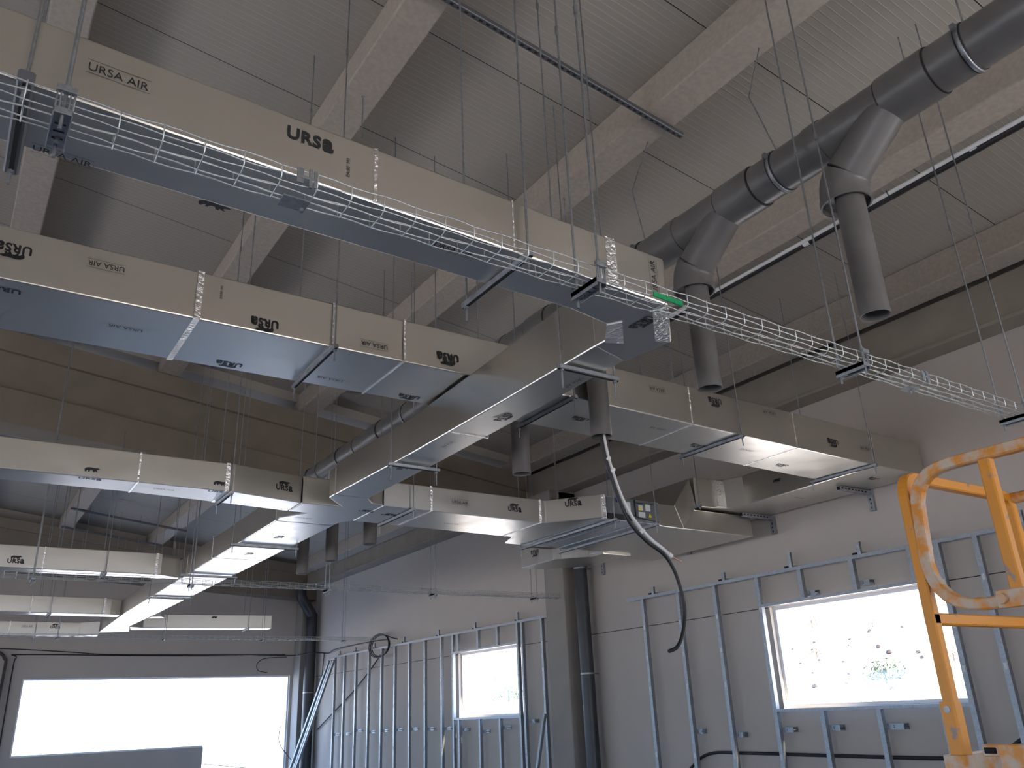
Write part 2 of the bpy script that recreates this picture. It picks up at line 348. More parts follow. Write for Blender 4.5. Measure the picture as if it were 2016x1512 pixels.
# supply duct A with the elbow at its right end
az = lambda x: 3.170 - .036 * x
def azf(x): return az(x)
b = MB()
P = [(-1.6, 2.09), (2.215, 2.10), (2.463, 2.343), (2.43, 2.62), (2.208, 2.56), (2.212, 2.479), (2.11, 2.364), (1.9, 2.335), (-1.6, 2.43)]
b.prism(P, [az(x) for x, y in P], [az(x) + .215 for x, y in P])
sl = V((1, 0, -.036)).normalized()
b.mark('air', (.15, 2.0946, az(.15) + .125), sl, pZ, .165); b.mark('word', (.705, 2.0955, az(.7) + .155), sl, pZ, .15)
b.mark('bear', (.5, 2.385, az(.5) - .0), sl, -pY, .15); b.mark('air', (1.28, 2.2, az(1.28)), sl, -pY, .16); b.mark('air', (.06, 2.37, az(.06)), sl, -pY, .165)
b.mark('bear', (1.84, 2.19, az(1.84)), sl, -pY, .12)
b.mark('ursa', (2.225, 2.27, az(2.225) - .0005), V((.05, 1, 0)).normalized(), V((1, -.05, 0)).normalized(), .125)
b.mark('air', (2.15, 2.0994, az(2.15) + .11), pZ, -pX, .16); b.mark('code', (.84, 2.0960, az(.84) + .10), pZ, -pX, .07)
tps = []
for x, wd in ((.93, .012), (1.47, .006), (1.93, .05)):
    q_ = MB(); q_.box(x - wd / 2, x + wd / 2, 2.0915 + .0026 * x, 2.13, az(x) + .004, az(x) + .216); tps.append(q_)
def patch(pts):
    q_ = MB(); q_.prism(pts, [az(x) - .004 for x, y in pts], [az(x) + .001 for x, y in pts]); return q_
tp2 = patch([(2.149, 2.308), (2.292, 2.464), (2.214, 2.50), (2.112, 2.366)]); tp3 = patch([(2.222, 2.108), (2.455, 2.343), (2.391, 2.372), (2.191, 2.169)])
oA = duct('supply_duct', b, 'nearest foil covered duct, top left, ending in a taped elbow at the centre', (*tps, tp2, tp3))
# crossing branch B-C (two lengths)
b = MB(); zb = 3.42
b.hexa([(-1.6, 3.79, zb), (2.75, 3.80, zb), (2.75, 4.34, zb), (-1.6, 4.36, zb), (-1.6, 3.79, zb + .255), (2.75, 3.80, zb + .255), (2.75, 4.34, zb + .255), (-1.6, 4.36, zb + .255)])
for k_, x, z in (('ursa', -.02, .15), ('air', .35, .17), ('ursa', 1.10, .05), ('air', 1.70, .06), ('ursa', 2.16, .08)): b.mark(k_, (x, 3.794, zb + z), -pX, -pZ, .165 if k_ == 'air' else .14)
for k_, x, y in (('word', -.03, 3.9), ('air', .50, 4.06), ('ursa', 1.06, 4.27), ('air', 1.62, 4.22), ('ursa', 2.15, 4.27)): b.mark(k_, (x, y, zb), -pX, pY, .165 if k_ == 'air' else .14)
b.mark('code', (.88, 3.794, zb + .17), pZ, -pX, .07)
duct('branch_duct', b, 'long foil branch duct at left, second from the top, crossing above the trunk duct',
     (band('x', .77, .03, 3.79, 4.355, zb, zb + .256), band('x', 1.88, .012, 3.79, 4.35, zb, zb + .256), band('x', 1.46, .01, 3.79, 4.35, zb, zb + .256)))
b = MB()
b.hexa([(2.76, 3.80, zb), (6.40, 3.92, zb), (6.40, 4.47, zb), (2.76, 4.35, zb), (2.76, 3.80, zb + .28), (6.40, 3.92, zb + .30), (6.40, 4.47, zb + .30), (2.76, 4.35, zb + .28)])
for k_, x, z in (('air', 3.83, .2), ('ursa', 4.42, .22), ('air', 5.04, .24), ('ursa', 5.82, .12), ('air', 6.28, .13)): b.mark(k_, (x, 3.797 + .033 * (x - 2.76), zb + z), -pX, -pZ, .155 if k_ == 'air' else .135)
for k_, x, y in (('ursa', 3.36, 4.1), ('air', 3.99, 4.0), ('ursa', 4.55, 4.15), ('air', 5.0, 4.05), ('ursa', 5.62, 4.2)): b.mark(k_, (x, y + .03 * (x - 3), zb), -pX, pY, .155 if k_ == 'air' else .135)
duct('branch_duct', b, 'foil branch duct right of centre, hanging behind the grey drop pipes', (band('x', 4.15, .012, 3.845, 4.40, zb, zb + .285), band('x', 5.33, .012, 3.885, 4.43, zb, zb + .29)))
# F : wall duct on brackets
b = MB(); b.prism([(6.41, 3.92), (7.13, 3.92), (7.13, 6.9), (6.66, 6.9), (6.06, 6.9), (6.06, 5.70), (6.42, 5.64), (6.50, 5.45)], 3.42, 3.72)
b.mark('bear', (6.459, 5.0, 3.56), -pY, pZ, .14); b.mark('ursa', (6.78, 4.2, 3.42), -pX, pY, .13); b.mark('air', (6.75, 5.0, 3.42), -pX, pY, .15)
t_ = MB(); t_.box(6.3, 6.42, 5.63, 5.70, 3.43, 3.7); 
duct('wall_duct', b, 'foil duct lying on wall brackets at the right wall, right of the fan coil unit', (t_,))
b = MB()   # rising transition
b.hexa([(5.46, 5.63, 3.16), (5.80, 5.65, 3.16), (5.86, 6.9, 3.16), (5.46, 6.9, 3.16), (5.46, 5.63, 3.375), (5.70, 5.65, 3.385), (5.70, 6.9, 3.385), (5.46, 6.9, 3.375)])
b.hexa([(5.80, 5.65, 3.17), (6.055, 5.70, 3.42), (6.055, 6.85, 3.42), (5.86, 6.85, 3.17), (5.70, 5.65, 3.385), (6.0, 5.70, 3.70), (6.0, 6.85, 3.70), (5.70, 6.85, 3.385)])
b.mark('air', (5.80, 5.672, 3.44), -pX, -pZ, .11)
duct('duct_transition', b, 'foil duct transition rising from the fan coil unit to the wall duct')
# D left and right of the trunk
zd = 3.16
b = MB(); b.prism([(-1.6, 5.97), (1.6, 5.975), (2.15, 6.095), (2.15, 6.40), (1.58, 6.33), (.95, 6.27), (-1.6, 6.25)], zd, zd + .21)
for x in (.66, 1.50): b.mark('bear', (x, 5.973, zd + .05), pX, pZ, .14); b.mark('word', (x, 6.01, zd), pX, -pY, .14)
b.mark('ursa', (2.0, 6.0615, zd + .1), V((.977, .213, 0)), pZ, .14); b.mark('air', (1.15, 6.1, zd), pX, -pY, .15)
duct('branch_duct', b, 'foil branch duct at left in front of the dark girder, joining the trunk junction', (band('x', .95, .012, 5.972, 6.275, zd, zd + .21), band('x', 1.55, .03, 5.974, 6.33, zd, zd + .21)))
b = MB(); b.prism([(2.77, 5.93), (4.38, 5.955), (4.72, 5.57), (4.76, 5.57), (4.76, 6.9), (4.55, 6.9), (4.45, 6.60), (2.77, 6.54)], zd, [zd + .205, zd + .21, zd + .215, zd + .215, zd + .215, zd + .215, zd + .21, zd + .205])
b.mark('air', (3.48, 5.939, zd + .10), pX, pZ, .17); b.mark('ursa', (4.04, 5.947, zd + .10), pX, pZ, .14)
b.mark('ursa', (4.55, 5.758, zd + .16), V((.66, -.75, 0)), pZ, .15); b.mark('air', (3.6, 6.3, zd), pX, -pY, .16); b.mark('ursa', (2.95, 6.2, zd), pX, -pY, .14)
t_ = MB(); t_.box(4.724, 4.765, 5.562, 5.60, zd - .002, zd + .217)
duct('supply_plenum_duct', b, 'foil duct from the trunk junction to the fan coil unit, with upright black print', (band('x', 3.20, .02, 5.932, 6.52, zd, zd + .207), band('x', 4.32, .025, 5.952, 6.58, zd, zd + .211), t_))
# trunk M
def mz(y): return 3.087 + .073 * min(1, (y - 2.4) / 2.2)
b = MB(); ys = [2.56, 3.4, 4.6, 5.75]
for y0, y1 in zip(ys, ys[1:]):
    xl0, xl1 = 2.21 + .11 * min(1, (y0 - 2.55) / 1.8) - .03 * max(0, y0 - 4.7), 2.21 + .11 * min(1, (y1 - 2.55) / 1.8) - .03 * max(0, y1 - 4.7); w0, w1 = .222 + .016 * (y0 - 2.5), .222 + .016 * (y1 - 2.5)
    h0, h1 = 3.405 - mz(y0), 3.405 - mz(y1)
    yr = y0 + (.06 if y0 == ys[0] else 0)
    vs = [(xl0, y0, mz(y0)), (xl0 + w0, yr, mz(y0)), (xl1 + w1, y1, mz(y1)), (xl1, y1, mz(y1)), (xl0, y0, mz(y0) + h0), (xl0 + w0, yr, mz(y0) + h0), (xl1 + w1, y1, mz(y1) + h1), (xl1, y1, mz(y1) + h1)]
    fs = [(3, 2, 1, 0), (4, 5, 6, 7), (1, 2, 6, 5), (3, 0, 4, 7)]
    if y0 == ys[0]: fs.append((0, 1, 5, 4))
    if y1 == ys[-1]: fs.append((2, 3, 7, 6))
    b.add(vs, fs)
for k_, y in (('air', 2.98), ('ursa', 3.62), ('air', 4.25), ('ursa', 4.85)): b.mark(k_, (2.41, y, mz(y) - .003), pY, pX, .15 if k_ == 'air' else .135)
b.mark('ursa', (2.318, 5.42, 3.31), pY, -pZ, .14)
duct('trunk_duct', b, 'foil trunk duct running away from the elbow, under the crossing branch ducts', (band('y', 4.02, .012, 2.31, 2.555, mz(4.02) - .002, 3.405), ))
# junction
b = MB(); b.prism([(2.285, 5.755), (2.56, 5.76), (2.657, 5.90), (2.76, 5.925), (2.76, 6.54), (2.697, 6.637), (2.686, 6.76), (2.19, 6.767), (2.172, 6.66), (2.313, 6.40), (2.16, 6.40), (2.16, 6.095), (2.49, 6.10), (2.287, 5.866)], zd, zd + .215)
b.mark('air', (2.35, 6.58, zd), pX, -pY, .15); b.mark('ursa', (2.72, 6.15, zd), pX, -pY, .13)
duct('duct_junction', b, 'foil duct junction box at the centre left where four ducts meet', )
# trunk M2
b = MB(); b.hexa([(2.18, 6.775, zd), (2.69, 6.77, zd), (2.64, 13.4, zd), (2.20, 13.4, zd), (2.18, 6.775, zd + .22), (2.69, 6.77, zd + .22), (2.64, 13.4, zd + .24), (2.20, 13.4, zd + .24)])
for y in (7.4, 8.3): b.mark('ursa', (2.42, y, zd), pY, pX, .14)
duct('trunk_duct', b, 'wide far trunk duct whose underside mirrors the bright far window', tuple(band('y', y, .014, 2.155, 2.66, zd, zd + .22) for y in (8.64, 9.66, 11.6)))
b = MB(); b.hexa([(2.20, 13.42, zd), (2.64, 13.42, zd), (2.60, 15.3, zd), (2.26, 15.3, zd), (2.20, 13.42, zd + .24), (2.64, 13.42, zd + .24), (2.60, 15.3, zd + .24), (2.26, 15.3, zd + .24)])
b.prism([(2.26, 15.31), (2.60, 15.31), (2.75, 16.2), (2.30, 16.4)], zd, zd + .24)
duct('trunk_duct', b, 'narrow last length of trunk duct above the far window, ending in a closed cap')
def simple_duct(pts, z0, z1, lab, marks=(), tp_=()):
    b = MB(); b.prism(pts, z0, z1)
    for mk in marks: b.mark(*mk)
    return duct('branch_duct', b, lab, tp_)
simple_duct([(-1.6, 9.90), (1.93, 9.90), (2.16, 10.05), (2.17, 10.14), (2.0, 10.16), (-1.6, 10.14)], 3.165, 3.40, 'far left foil branch duct just beyond the girder, behind the nearer far cable tray',
            (('ursa', (.52, 9.896, 3.24), pX, pZ, .15),), (band('x', .77, .012, 9.90, 10.14, 3.165, 3.40), band('x', 1.88, .03, 9.90, 10.14, 3.165, 3.40)))
simple_duct([(-1.6, 13.6), (2.04, 13.72), (2.19, 13.8), (2.19, 14.03), (-1.6, 13.9)], 3.16, 3.395, 'second far left foil branch duct, two lengths before the far wall', (), (band('x', 1.0, .012, 13.68, 13.98, 3.16, 3.395), band('x', 1.95, .03, 13.7, 14.0, 3.16, 3.395)))
simple_duct([(2.65, 13.9), (2.78, 13.86), (2.86, 14.0), (2.65, 14.1)], 3.16, 3.39, 'short capped foil stub on the right side of the far trunk duct')
simple_duct([(-1.6, 16.45), (2.0, 16.45), (2.27, 16.2), (2.29, 16.5), (-1.6, 16.75)], 3.10, 3.33, 'lowest left foil branch duct nearest the far wall', (('ursa', (1.62, 16.448, 3.25), pX, pZ, .15), ('air', (1.2, 16.448, 3.25), pX, pZ, .17)), (band('x', .95, .012, 16.45, 16.7, 3.10, 3.33),))
simple_duct([(2.62, 15.4), (2.85, 15.55), (4.97, 15.28), (4.97, 15.5), (2.72, 15.9)], 3.16, 3.39, 'far foil branch duct pointing right with a crinkled closed end', (('bear', (3.98, 15.385, 3.34), pX, pZ, .15),), ())
# stub behind the unit
b = MB(); b.prism([(5.90, 7.21), (5.60, 7.52), (5.58, 8.12), (5.86, 8.12), (6.3, 7.7), (6.3, 7.0), (5.90, 7.0)], 3.16, [3.29, 3.29, 3.41, 3.41, 3.4, 3.4, 3.29])
b.mark('ursa', (5.587, 7.85, 3.30), pY, -pZ, .15)
duct('duct_elbow', b, 'small foil elbow duct behind the fan coil unit, above the wall downpipe')
b = MB(); b.box(5.88, 6.9, 5.75, 7.3, 3.19, 3.40)
duct('return_box', b, 'foil return box tucked between the fan coil unit and the right wall')

# fan coil unit
u = empty('fan_coil_unit', (5.1, 6.2, 3.16), 'slim grey ducted fan coil unit with warning stickers between foil ducts', 'air conditioner')
b = MB(); b.box(4.78, 5.45, 5.60, 6.92, 3.16, 3.375)
for x in (4.86, 4.97, 5.2, 5.33): b.box(x, x + .012, 5.62, 6.9, 3.152, 3.16)
b.build('casing', M['sheet'], u, bevel=.006)
b = MB(); b.box(4.80, 5.43, 5.588, 5.60, 3.185, 3.365); pan = b.build('access_panel', M['unit'], u, bevel=.003)
b = MB(); b.box(4.79, 5.10, 5.575, 5.59, 3.165, 3.215); b.box(5.04, 5.10, 5.57, 5.588, 3.18, 3.22); b.build('pump_recess', M['rubber'], u)
for x, z, w_, h_ in ((5.05, 3.29, .055, .10), (5.20, 3.30, .05, .05), (5.29, 3.31, .06, .07), (5.21, 3.235, .08, .05)):
    b = MB(); b.box(x - w_ / 2, x + w_ / 2, 5.584, 5.588, z - h_ / 2, z + h_ / 2); b.build('label_sticker', M['paper'], pan, label='white printed sticker')
for x, z in ((4.98, 3.29), (5.31, 3.235), (5.19, 3.295)):
    b = MB(); b.add([(x - .022, 5.5835, z - .018), (x + .022, 5.5835, z - .018), (x, 5.5835, z + .022)], [(0, 1, 2)]); b.build('warning_sticker', M['yellow'], pan, label='yellow triangular warning sticker')
b = MB(); b.tube([(4.93, 5.59, 3.345), (4.93, 5.55, 3.345)], .022, 12); b.build('blue_valve_cap', M['blue'], u)
b = MB(); b.sq([(5.13, 5.58, 3.37), (5.13, 5.58, 3.21), (5.25, 5.58, 3.19), (5.41, 5.58, 3.18)], .008); b.sq([(5.13, 5.58, 3.34), (5.38, 5.58, 3.34)], .006); b.build('seal_strip', M['rubber'], u)

# ------------------------------------------------------------------ trapeze hangers
def rod_top(x, y):
    for jx, _ in JX:
        if jx + .01 < x < jx + .23: return zj(x, y) + .003
    return zr(x, y) + .003
def trapeze(p0, p1, z, lab, mt='zinc_dull', tail=.09, tops=None, w=.024):
    """channel from p0 to p1 under a duct with a threaded rod at each end"""
    c = V(((p0[0] + p1[0]) / 2, (p0[1] + p1[1]) / 2, z)); e = empty('trapeze_hanger', c, lab, 'duct hanger', 'trapeze duct hangers')
    b = MB(); d = (V((*p1, z)) - V((*p0, z))).normalized(); a = V((*p0, z - w / 2 - .001)) - d * .02; q = V((*p1, z - w / 2 - .001)) + d * .02
    b.sq([a, q], w); s = V((-d.y, d.x, 0)); 
    b.sweep([a - V((0, 0, w / 2)), q - V((0, 0, w / 2))], [(-.006, -.002), (.006, -.002), (.006, .002), (-.006, .002)], 1, False)
    b.build('channel', [M[mt], M['hole']], e)
    for i, p in enumerate((p0, p1)):
        b = MB(); zt = tops[i] if tops else rod_top(p[0], p[1])
        b.tube([(p[0], p[1], z - tail), (p[0], p[1], zt)], .0045, 8); rod = b.build('threaded_rod', M['zinc'], e)
        b = MB(); b.tube([(p[0], p[1], z - w - .012), (p[0], p[1], z - w - .002)], .011, 6); b.build('nut', M['zinc'], rod)
        b = MB(); b.tube([(p[0], p[1], zt - .5), (p[0], p[1], zt - .46)], .0085, 6); b.build('rod_coupler', M['zinc'], rod)
    return e
trapeze((1.51, 2.07), (1.51, 2.50), az(1.51) - .001, 'trapeze hanger under the nearest duct, left of the elbow')
trapeze((-.06, 2.06), (-.06, 2.46), az(-.06) - .001, 'trapeze hanger under the nearest duct at the left picture edge', 'slot', w=.04)
trapeze((2.20, 2.80), (2.52, 2.80), mz(2.8) - .006, 'pale trapeze hanger across the trunk duct just past the elbow', 'zinc', .12)
trapeze((2.28, 4.78), (2.62, 4.78), mz(4.78) - .006, 'trapeze hanger across the trunk duct before the junction', 'zinc', .12)
trapeze((1.465, 3.765), (1.47, 4.385), zb - .001, 'trapeze hanger under the second duct at left')
trapeze((3.05, 3.775), (3.06, 4.41), zb - .001, 'trapeze hanger alongside the trunk duct where the right branch starts', 'zinc')
trapeze((4.645, 3.84), (4.63, 4.44), zb - .001, 'trapeze hanger under the middle of the right branch duct')
trapeze((6.33, 3.89), (6.30, 4.50), zb - .001, 'trapeze hanger at the right end of the right branch duct')
trapeze((1.58, 5.95), (1.58, 6.33), zd - .001, 'trapeze hanger under the left duct in front of the girder')
trapeze((3.02, 5.90), (3.02, 6.54), zd - .001, 'trapeze hanger just right of the duct junction')
trapeze((4.80, 5.50), (4.80, 6.98), zd - .01, 'trapeze hanger under the joint between foil duct and fan coil unit')
trapeze((2.13, 7.83), (2.74, 7.83), zd - .001, 'trapeze hanger under the wide far trunk duct, nearest one')
trapeze((2.12, 9.70), (2.70, 9.70), zd - .004, 'trapeze hanger under the wide far trunk duct beside the far cable tray')
trapeze((2.16, 11.60), (2.68, 11.60), zd - .004, 'third trapeze hanger along the wide far trunk duct')
trapeze((1.37, 9.86), (1.37, 10.18), 3.161, 'trapeze hanger under the far left duct beyond the girder', tops=(4.75, 4.6))
trapeze((1.25, 13.6), (1.25, 14.02), 3.158, 'trapeze hanger under the second far left duct')
trapeze((1.33, 16.4), (1.33, 16.75), 3.097, 'trapeze hanger under the lowest left duct')
trapeze((4.56, 15.28), (4.56, 15.62), 3.158, 'trapeze hanger at the closed end of the far right-pointing duct')
trapeze((5.30, 5.50), (5.30, 6.98), zd - .012, 'trapeze hanger under the right half of the fan coil unit')
trapeze((6.02, 5.62), (6.02, 6.98), 3.418, 'trapeze hanger under the wall duct transition', tail=.05)

# slotted channels on the ceiling
def slotted(x0, x1, y, dz, lab, y_=0, rods=()):
    e = empty('slotted_channel', ((x0 + x1) / 2, y, zj((x0 + x1) / 2, y_)), lab, 'steel channel')
    b = MB(); z0 = zj(x0, y_) - .022; z1 = zj(x1, y_) - .022
    b.sq([(x0, y, z0), (x1, y, z1)], .04, .036); n = int((x1 - x0) / .05)
    for i in range(n):
        f = (i + .5) / n; x = x0 + (x1 - x0) * f; z = z0 + (z1 - z0) * f - .0185
        b.box(x - .013, x + .013, y - .006, y + .006, z - .001, z + .003, 1)
    b.build('channel', [M['slot'], M['hole']], e)
    for x in rods:
        b = MB(); zz = z0 + (z1 - z0) * (x - x0) / (x1 - x0); b.tube([(x, y, zz - R.uniform(.5, 1.0)), (x, y, zz + .12)], .004, 6); b.build('threaded_rod', M['zinc_dull'], e)
    return e
slotted(1.55, 3.71, 3.2, 0, 'slotted steel channel fixed under the near roof joists at the top centre', rods=())
slotted(1.62, 3.72, 17.0, 0, 'upper dark channel with short rods under the far bay joists', 12, rods=(1.95, 2.5, 2.85, 3.3, 3.6))
slotted(1.66, 3.66, 18.7, 0, 'lower dark channel near the far girder', 12, rods=(2.1, 2.9))
for x, y, l in ((1.78, 4.25, .35), (3.50, 4.28, .3)):
    b = MB(); b.tube([(x, y, zj(x) - l), (x, y, zj(x) + .003)], .004, 6); b.tube([(x, y, zj(x) - .012), (x, y, zj(x))], .012, 8)
    tag(b.build('loose_rod', M['zinc_dull']), 'short loose threaded rod hanging from the %s roof joist' % ('second from the left' if x < 2 else 'middle'), 'threaded rod')

# ------------------------------------------------------------------ wire cable trays
def tray(x0, x1, y0, zf, w, h, pitch, r, lab, n=5, wob=.0022):
    e = empty('cable_tray', ((x0 + x1) / 2, y0 + w / 2, zf((x0 + x1) / 2)), lab, 'cable tray')
    b = MB(); N = int((x1 - x0) / pitch)
    for (yy, zz, ph) in ((0, h, 0), (0, h * .48, 1), (0.004, 0.004, 0), (w * .33, 0, 1), (w * .66, 0, 0), (w - .004, .004, 1), (w, h * .48, 0), (w, h, 1)):
        path = []
        for i in range(2 * N + 1):
            x = x0 + i * pitch / 2; o_ = wob * (1 if (i % 4) < 2 else -1) * (1 if ph else -1)
            path.append((x, y0 + yy, zf(x) + zz + o_))
        b.tube(path, r, n)
    for i in range(N + 1):
        x = x0 + i * pitch; z = zf(x); c = .012
        b.tube([(x, y0 - r, z + h + .003), (x, y0 - r, z + c), (x, y0 + c, z - r), (x, y0 + w - c, z - r), (x, y0 + w + r, z + c), (x, y0 + w + r, z + h + .003)], r, n)
    b.build('wire_mesh', M['wire'], e)
    return e
tz = lambda x: 2.945 - .008 * x
T1 = tray(-.45, 5.05, 1.85, tz, .10, .05, .1, .0019, 'nearest wire mesh cable tray crossing the picture from upper left to right', 6)
for x in (.62, 3.55):
    z = tz(x); b = MB(); b.box(x - .045, x + .03, 1.90, 1.955, z - .009, z - .004); b.tube([(x + .02, 1.94, z - .02), (x + .02, 1.94, z - .004)], .006, 6); b.build('bottom_clip', M['zinc'], T1)
    b = MB(); b.box(x - .03, x + .026, 1.8405, 1.8425, z + .020, z + .030); b.box(x - .03, x - .012, 1.842, 1.846, z + .005, z + .052); b.box(x + .004, x + .012, 1.840, 1.846, z - .004, z + .056); b.box(x + .018, x + .026, 1.842, 1.846, z, z + .055)
    b.build('splice_clip', M['zinc'], T1)
b = MB(); b.sq([(1.88, 1.846, tz(1.88) + .010), (2.02, 1.846, tz(2.02) + .006)], .004, .020); b.build('green_tape', M['green'], T1)
T2 = tray(-1.2, 6.86, 9.0, lambda x: 2.94 + .004 * x, .10, .055, .1, .0022, 'far wire mesh cable tray in front of the girder, ending at the wall column', 4)
T3 = tray(-1.2, 6.86, 14.85, lambda x: 2.93, .10, .055, .1, .0022, 'farthest wire mesh cable tray along the far wall', 4)
def tray_hanger(x, y0, w, z, lab, ya=None, big=True):
    e = empty('tray_hanger', (x, y0 + w / 2, z), lab, 'tray hanger', 'cable tray hangers')
    b = MB(); b.box(x - .021, x + .021, y0 - .02, y0 + w + .02, z - .022, z - .004); b.box(x - .021, x - .018, y0 - .02, y0 + w + .02, z - .034, z - .004); b.box(x + .018, x + .021, y0 - .02, y0 + w + .02, z - .034, z - .004)
    if big:
        for i in range(3): b.box(x - .012, x + .012, y0 + .02 + i * .03, y0 + .026 + i * .03, z - .0232, z - .0215, 1)
        b.tube([(x + .0, y0 + .085, z - .03), (x, y0 + .085, z - .02)], .008, 6)
        for dx in (-.018, -.010, .010, .018): b.box(x + dx - .002, x + dx + .002, y0 - .022, y0 - .018, z - .01, z + .05)
        b.box(x - .022, x + .022, y0 - .03, y0 - .016, z + .035, z + .052)
    b.build('bracket', [M['zinc'], M['hole']], e, bevel=.001)
    for yy in (y0 - .010, y0 + w + .010):
        b = MB(); b.tube([(x, yy, z - .06), (x, yy, rod_top(x, yy))], .0045, 8); b.tube([(x, yy, z + .055), (x, yy, z + .065)], .010, 6); b.tube([(x, yy, z + 1.15), (x, yy, z + 1.19)], .0085, 6)
        b.build('threaded_rod', M['zinc'], e)
    return e
for x, s_ in ((.03, 'at the upper left, close to the camera'), (1.63, 'left of the green tape'), (3.075, 'in front of the right wall, with a shiny bracket'), (4.43, 'above the orange lift guardrail')):
    tray_hanger(x, 1.85, .10, tz(x), 'hanger of nearest cable tray ' + s_)
for x, s_ in ((.64, 'at the left picture edge'), (2.07, 'below the wide trunk duct'), (3.55, 'under the short grey drop pipes'), (4.9, 'in front of the grey right wall'), (6.4, 'left of the wall column')):
    tray_hanger(x, 9.0, .10, 2.94 + .004 * x, 'hanger of the far cable tray ' + s_, big=False)
for x, s_ in ((1.52, 'under the lowest left duct'), (3.08, 'under the right-pointing far duct'), (4.70, 'at the closed end of the far duct'), (6.2, 'beside the far corner')):
    tray_hanger(x, 14.85, .10, 2.93, 'hanger of the farthest cable tray ' + s_, big=False)

# ------------------------------------------------------------------ grey drain manifold with drop pipes
MX, MZ = 3.245, 4.158
man = empty('drain_manifold', (MX, 4, MZ), 'grey plastic pipe manifold with vertical drop pipes hanging under the roof', 'pipework')
b = MB(); b.tube([(MX, -3.0, MZ), (MX, 9.75, MZ)], .1125, 40); b.build('main_pipe', M['pvc'], man)
drops = [(3.208, 1.82), (3.21, 2.818), (3.21, 3.735), (3.245, 4.67), (3.33, 7.43), (3.335, 8.42), (3.34, 9.3)]
for i, (dx, dy) in enumerate(drops):
    w_ = MB(); w_.tube([(MX, dy - .50, MZ), (MX, dy - .27, MZ)], .1215, 40); w_.build('socket_sleeve', M['pvc'], man)
    for yy in (dy - .508, dy - .268): 
        w_ = MB(); w_.tube([(MX, yy, MZ), (MX, yy + .006, MZ)], .1175, 40); w_.build('shadow_gap_ring', M['rubber'], man)  # black ring stands in for the shadow gap at each sleeve edge
    w_ = MB(); w_.tube([(MX, dy + .06, MZ), (MX, dy + .14, MZ)], .119, 40); w_.build('end_collar', M['pvc'], man)
    ax = (V((dx + .012, dy - .012, 3.905)) - V((MX, dy - .30, MZ + .012))).normalized()
    br = MB(); br.tube([(MX, dy - .30, MZ + .012), V((dx + .012, dy - .012, 3.905)) - ax * .10], .099, 36); br.build('branch_pipe', M['pvc'], man)
    cp = MB(); cp.tube([V((dx + .012, dy - .012, 3.905)) - ax * .10, V((dx + .012, dy - .012, 3.905)) - ax * .006], .1025, 36); cp.build('coupling', M['pvc'], man)
    cp = MB(); cp.tube([V((dx + .012, dy - .012, 3.905)) - ax * .006, V((dx + .012, dy - .012, 3.905))], .1065, 36)
    el = MB(); pts = []; c0 = V((dx + .012, dy - .012, 3.905)); c2 = V((dx + .010, dy + .026, 3.775)); c1 = V((dx + .011, dy + .030, 3.862))
    for k_ in range(13):
        t = k_ / 12; pts.append(c0 * (1 - t) ** 2 + c1 * 2 * t * (1 - t) + c2 * t * t)
    el.tube(pts, .112, 40, 0, False); el.hollow([c2 + V((0, 0, .012)), c2 - V((0, 0, .022))], .116, .008, 40)
    el.add([(c2.x + .109 * math.cos(2 * math.pi * q / 36), c2.y + .109 * math.sin(2 * math.pi * q / 36), c2.z + .01) for q in range(36)], [tuple(reversed(range(36)))])
    elb = el.build('elbow', M['pvc'], man)
    cp.build('shadow_gap_ring', M['rubber'], elb)  # matching black gap ring drawn at the elbow seam
    dr = MB(); dr.hollow([(dx, dy, 3.80), (dx, dy, 3.16)], .0655, .004, 32); dr.build('drop_pipe', M['pvc'], man)
for y in (1.16, 2.17, 3.20, 5.2, 6.4, 8.8):
    e = empty('pipe_clamp', (MX, y, MZ), 'rubber-lined steel clamp ring on the grey pipe %s' % {1.16: 'at the upper right', 2.17: 'between the two big branches', 3.20: 'at the end of the elbow duct', 5.2: 'hidden behind the trunk duct', 6.4: 'above the duct junction', 8.8: 'before the girder'}[y], 'pipe clamp', 'clamps on the drain manifold')
    b = MB(); N = 36
    for rr, w_, mi in ((.1165, .032, 1), (.1205, .018, 0)):
        vs = []; fs = []
        for q in range(N):
            a = 2 * math.pi * q / N
            for r_, yy in ((.111, -w_ / 2), (rr, -w_ / 2), (rr, w_ / 2), (.111, w_ / 2)): vs.append((MX + r_ * math.cos(a), y + yy, MZ + r_ * math.sin(a)))
        for q in range(N):
            for s_ in range(4): fs.append((q * 4 + s_, q * 4 + (s_ + 1) % 4, ((q + 1) % N) * 4 + (s_ + 1) % 4, ((q + 1) % N) * 4 + s_))
        b.add(vs, fs, mi, True)
    b.box(MX - .130, MX - .112, y - .010, y + .010, MZ + .04, MZ + .065); b.build('ring', [M['zinc'], M['rubber']], e)
    b = MB()
    if 2 < y < 3.3: b.tube([(MX, y, MZ + .112), (MX - .02, y + .10, 4.71), (3.57, y + .21, zj(3.57) + .003)] if y < 3 else [(MX, y, MZ + .112), (MX, y + .07, 4.70), (3.59, y + .21, zj(3.59) + .003)], .004, 8)
    else: b.tube([(MX, y, MZ + .112), (MX, y, zr(MX) + .003)], .0045, 8)
    b.build('threaded_rod', M['zinc_dull'], e)

